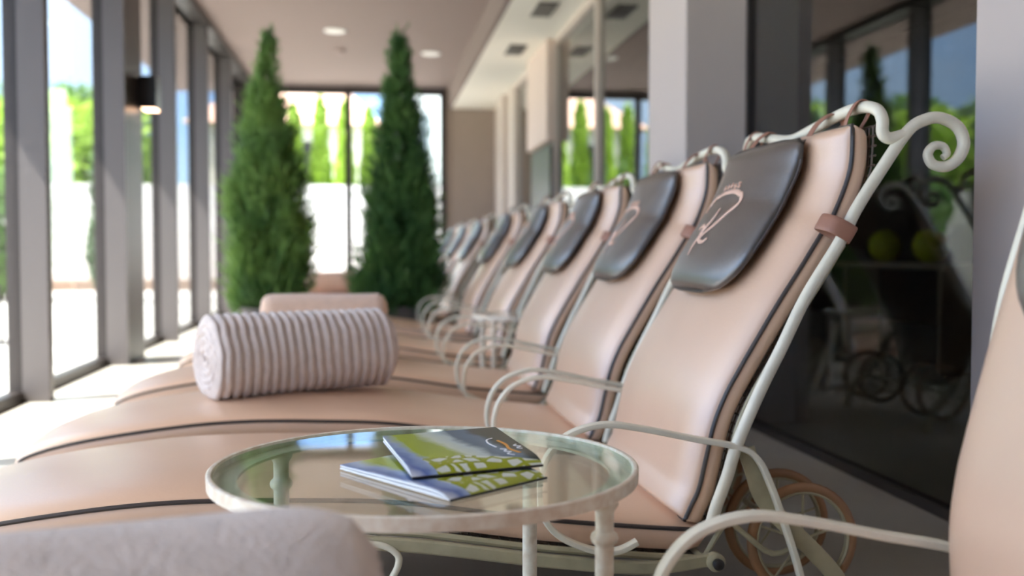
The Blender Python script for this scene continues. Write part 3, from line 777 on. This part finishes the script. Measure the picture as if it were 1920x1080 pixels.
# ------------------------------------------------------------------ things in the dark room
t = thing('wall_shelf', 'wooden shelf in the dark room behind the tinted glass, under the yellow balls', 'shelf', (3.2, 5.9, .60), 0)
b_ = MB(); b_.box(-.15, .15, -.75, .6, -.02, .012); b_.obj('shelf_board', mat('shelf_wood', (190, 160, 136), .5, noise_amt=.15), t, bevel=.004)
for y in (-.65, .5):
    b_ = MB(); b_.box(-.12, .12, y-.015, y+.015, -.6, -.02); b_.obj('shelf_side', mat('shelf_wood', (190, 160, 136)), t)
for k, (y, lab) in enumerate(((6.09, 'left yellow ball on the shelf behind the tinted glass'), (5.56, 'right yellow ball on the shelf behind the tinted glass'))):
    b_ = MB(); b_.lathe([(max(.001, .1*math.sin(PI*i/20)), -.1*math.cos(PI*i/20)) for i in range(21)], 0, 0, 32)
    o = b_.obj('yellow_ball', mat('yellow_rubber', (214, 208, 40), .4, noise_amt=.08)); o.location = (3.2, y, .712); tag(o, lab, 'ball', 'yellow balls on the shelf')

# ------------------------------------------------------------------ outside
M_pave = mat('pale_paving', (196, 194, 190), .8, noise_amt=.10, noise_scale=3)
M_gw = mat('garden_wall', (226, 224, 222), .85, noise_amt=.06, noise_scale=2)
b = MB(); b.box(-40, 40, -25, 60, -.30, -.125); struct('ground', b, mat('lawn', (96, 118, 62), .9, noise_amt=.3, noise_scale=2))
b = MB(); b.box(-6.4, XL-.05, -8, 19, -.13, -.02); struct('floor_terrace', b, M_pave)
b = MB(); b.box(XL-.05, 7, YE+.1, 19, -.13, -.02); struct('floor_terrace_end', b, M_pave)
b = MB(); b.box(-9, 9, 19, 19.25, -.12, 1.86); struct('wall_garden_end', b, M_gw)
b = MB(); b.box(-6.6, -6.35, -10, 19, -.12, 1.1); struct('wall_garden_left', b, M_gw)
# brown planting edge before the wall
b = MB(); b.box(-6.3, 6, 18.2, 18.99, -.13, .16); struct('wall_planter', b, mat('planter_brown', (140, 118, 104), .9, noise_amt=.2))

M_lime = mat('lime_leaves', (140, 178, 52), .55, col2=(176, 204, 84), noise_scale=1.6, trans=.4)
M_green = mat('green_leaves', (72, 116, 50), .55, col2=(112, 150, 70), noise_scale=1.4, trans=.3)
M_deep = mat('deep_leaves', (48, 84, 46), .6, col2=(76, 112, 60), noise_scale=1.4, trans=.25)
def leafy(name, blobs, n, leaf, seed, m):
    rnd = random.Random(seed); V = []; Fc = []; tot = sum(b_[3]*b_[4] for b_ in blobs)
    for (cx, cy, cz, rx, rz) in blobs:
        for _ in range(int(n*rx*rz/tot)):
            u = rnd.uniform(-1, 1); a = rnd.uniform(0, 2*PI); s = math.sqrt(1-u*u); f = rnd.uniform(.45, 1)**.4*(1+.15*noise.noise(Vector((a*2, u*4, seed))))
            p = Vector((cx+rx*s*math.cos(a)*f, cy+rx*s*math.sin(a)*f, cz+rz*u*f))
            d = Vector((rnd.gauss(0, 1), rnd.gauss(0, 1), rnd.gauss(0, 1))).normalized(); e = d.orthogonal().normalized()
            l_ = leaf*rnd.uniform(.6, 1.3); o = len(V)
            V += [tuple(p-d*l_), tuple(p+e*l_*.45), tuple(p+d*l_), tuple(p-e*l_*.45)]; Fc.append((o, o+1, o+2, o+3))
    me = bpy.data.meshes.new('foliage'); me.from_pydata(V, [], Fc); me.update(); me.materials.append(m); return me
def tree(name, label, cat_, loc, mesh, H, tr, group=None, sc=1.0):
    t = thing(name, label, cat_, loc, 0, group)
    b_ = MB(); b_.tube([(0, 0, -.1), (.02, 0, H*.5), (0, 0, H)], tr, 8, taper=lambda u: 1-.6*u); b_.obj('trunk', M_bark, t)
    o = bpy.data.objects.new('foliage', mesh); COL.objects.link(o); o.parent = t
    t.scale = (sc, sc, sc)
    return t
th = leafy('foliage', [(0, 0, .9, .24, .9), (0, 0, 1.9, .22, 1.0), (0, 0, 2.9, .14, .8)], 5200, .07, 3, M_lime)
XS = [-2.44, -1.96, -1.48, -1.00, -.53, -.07]
for i, x in enumerate(XS):
    tree('thuja_tree', 'bright green columnar hedge tree behind the white garden wall', 'tree', (x, 20.0+(i % 2)*.2, 0), th, 2.6, .05, 'columnar trees behind the garden wall', [.90, .98, .95, 1.0, .97, .95][i])
bush = leafy('foliage', [(0, 0, 1.9, 1.3, 1.3), (.7, .2, 2.7, .9, .9), (-.8, 0, 2.5, .9, 1.0), (.1, 0, 1.0, 1.1, .9)], 9000, .10, 9, M_lime)
bush2 = leafy('foliage', [(0, 0, 2.2, 1.6, 1.7), (.9, .2, 3.3, 1.1, 1.1), (-.9, 0, 3.0, 1.1, 1.3), (.1, 0, 1.2, 1.4, 1.1)], 9000, .12, 12, M_green)
for i, (x, y, s) in enumerate(((-5.75, 21.6, 1.12), (-10.2, 21.6, 1.1), (-14.6, 21.6, 1.12))):
    tree('lime_tree', 'bushy bright lime tree behind the garden wall, seen through the left windows', 'tree', (x, y, 0), bush, 2.2, .09, 'bushy trees behind the garden wall', s)
for i, (x, y, s) in enumerate(((-5.1, 15.0, .46), (-8.4, 27, 1.1), (-13.2, 27, 1.15), (-18.2, 28, 1.1), (-9.6, 17.0, .85), (-9.2, 13.0, .9), (-8.8, 9.2, .85))):
    tree('dark_tree', 'dark green leafy tree farther out in the garden', 'tree', (x, y, 0), bush2, 2.6, .12, 'dark trees of the garden', s)
cyp = leafy('foliage', [(0, 0, .9, .42, .95), (0, 0, 2.0, .34, 1.0), (0, 0, 2.8, .2, .6)], 4600, .06, 21, M_deep)
tree('cypress_tree', 'slim dark cypress on the terrace by the second window post', 'tree', (-3.42, 14.2, 0), cyp, 2.6, .05, None, .80)
# house with a tiled roof beyond the wall
t = thing('house', 'pale house with a terracotta roof beyond the end hedge', 'house', (-1.6, 32, -.1), 0)
b_ = MB(); b_.box(-3.6, 1.5, 0, 6, 0, 4.7); b_.obj('house_wall', mat('house_wall', (232, 222, 210), .8), t, smooth=False)
b_ = MB(); b_.add([(-4, -.4, 4.6), (1.9, -.4, 4.6), (1.9, 6.4, 4.6), (-4, 6.4, 4.6), (-3, 3, 6.0), (.9, 3, 6.0)], [(0, 1, 5, 4), (1, 2, 5), (2, 3, 4, 5), (3, 0, 4), (3, 2, 1, 0)])
b_.obj('roof', mat('roof_tile', (222, 180, 160), .8, noise_amt=.15), t, smooth=False)
for x in (-2.4, -.4):
    b_ = MB(); b_.box(x-.4, x+.4, -.04, .02, 2.9, 4.1); b_.obj('house_window', M_dark, t, smooth=False)
t = thing('building', 'pale grey building beyond the garden wall, behind the right conifer', 'building', (3.4, 29, -.1), 0)
b_ = MB(); b_.box(-3.0, 6.0, 0, 6, 0, 7.5); b_.obj('building_wall', mat('pale_render', (226, 227, 230), .8), t, smooth=False)
for x in (-2.2, -.6, 1.0, 2.6, 4.2):
    for z in (1.2, 3.4, 5.6):
        b_ = MB(); b_.box(x-.35, x+.35, -.04, .02, z, z+1.2); b_.obj('building_window', mat('grey_window', (120, 128, 136), .3), t, smooth=False)
# terrace chair outside
def terrace_chair(label, loc, rz):
    t = thing('terrace_chair', label, 'chair', loc, rz, 'dark terrace chairs')
    b_ = MB(); b_.box(-.24, .24, -.22, .24, .42, .45); b_.obj('seat', M_dark, t, bevel=.01)
    b_ = MB(); b_.tube(cat([(-.23, .24, .42), (-.24, .30, .70), (-.15, .34, .88), (.15, .34, .88), (.24, .30, .70), (.23, .24, .42)], 5), .014, 8)
    for k in range(5): b_.tube([(-.16+k*.08, .24, .44), (-.14+k*.07, .34, .88)], .008, 6)
    b_.obj('backrest', M_dark, t)
    for x in (-.22, .22):
        for y in (-.2, .22):
            b_ = MB(); b_.tube([(x, y, .42), (x*1.1, y*1.1, 0)], .013, 8); b_.obj('leg', M_dark, t)
    return t
terrace_chair('dark metal chair on the terrace, at the far left edge of the photo', (-3.05, 8.1, -.02), .5)
terrace_chair('dark metal chair on the terrace, standing behind the other one', (-4.1, 10.2, -.02), 2.4)
print('done')
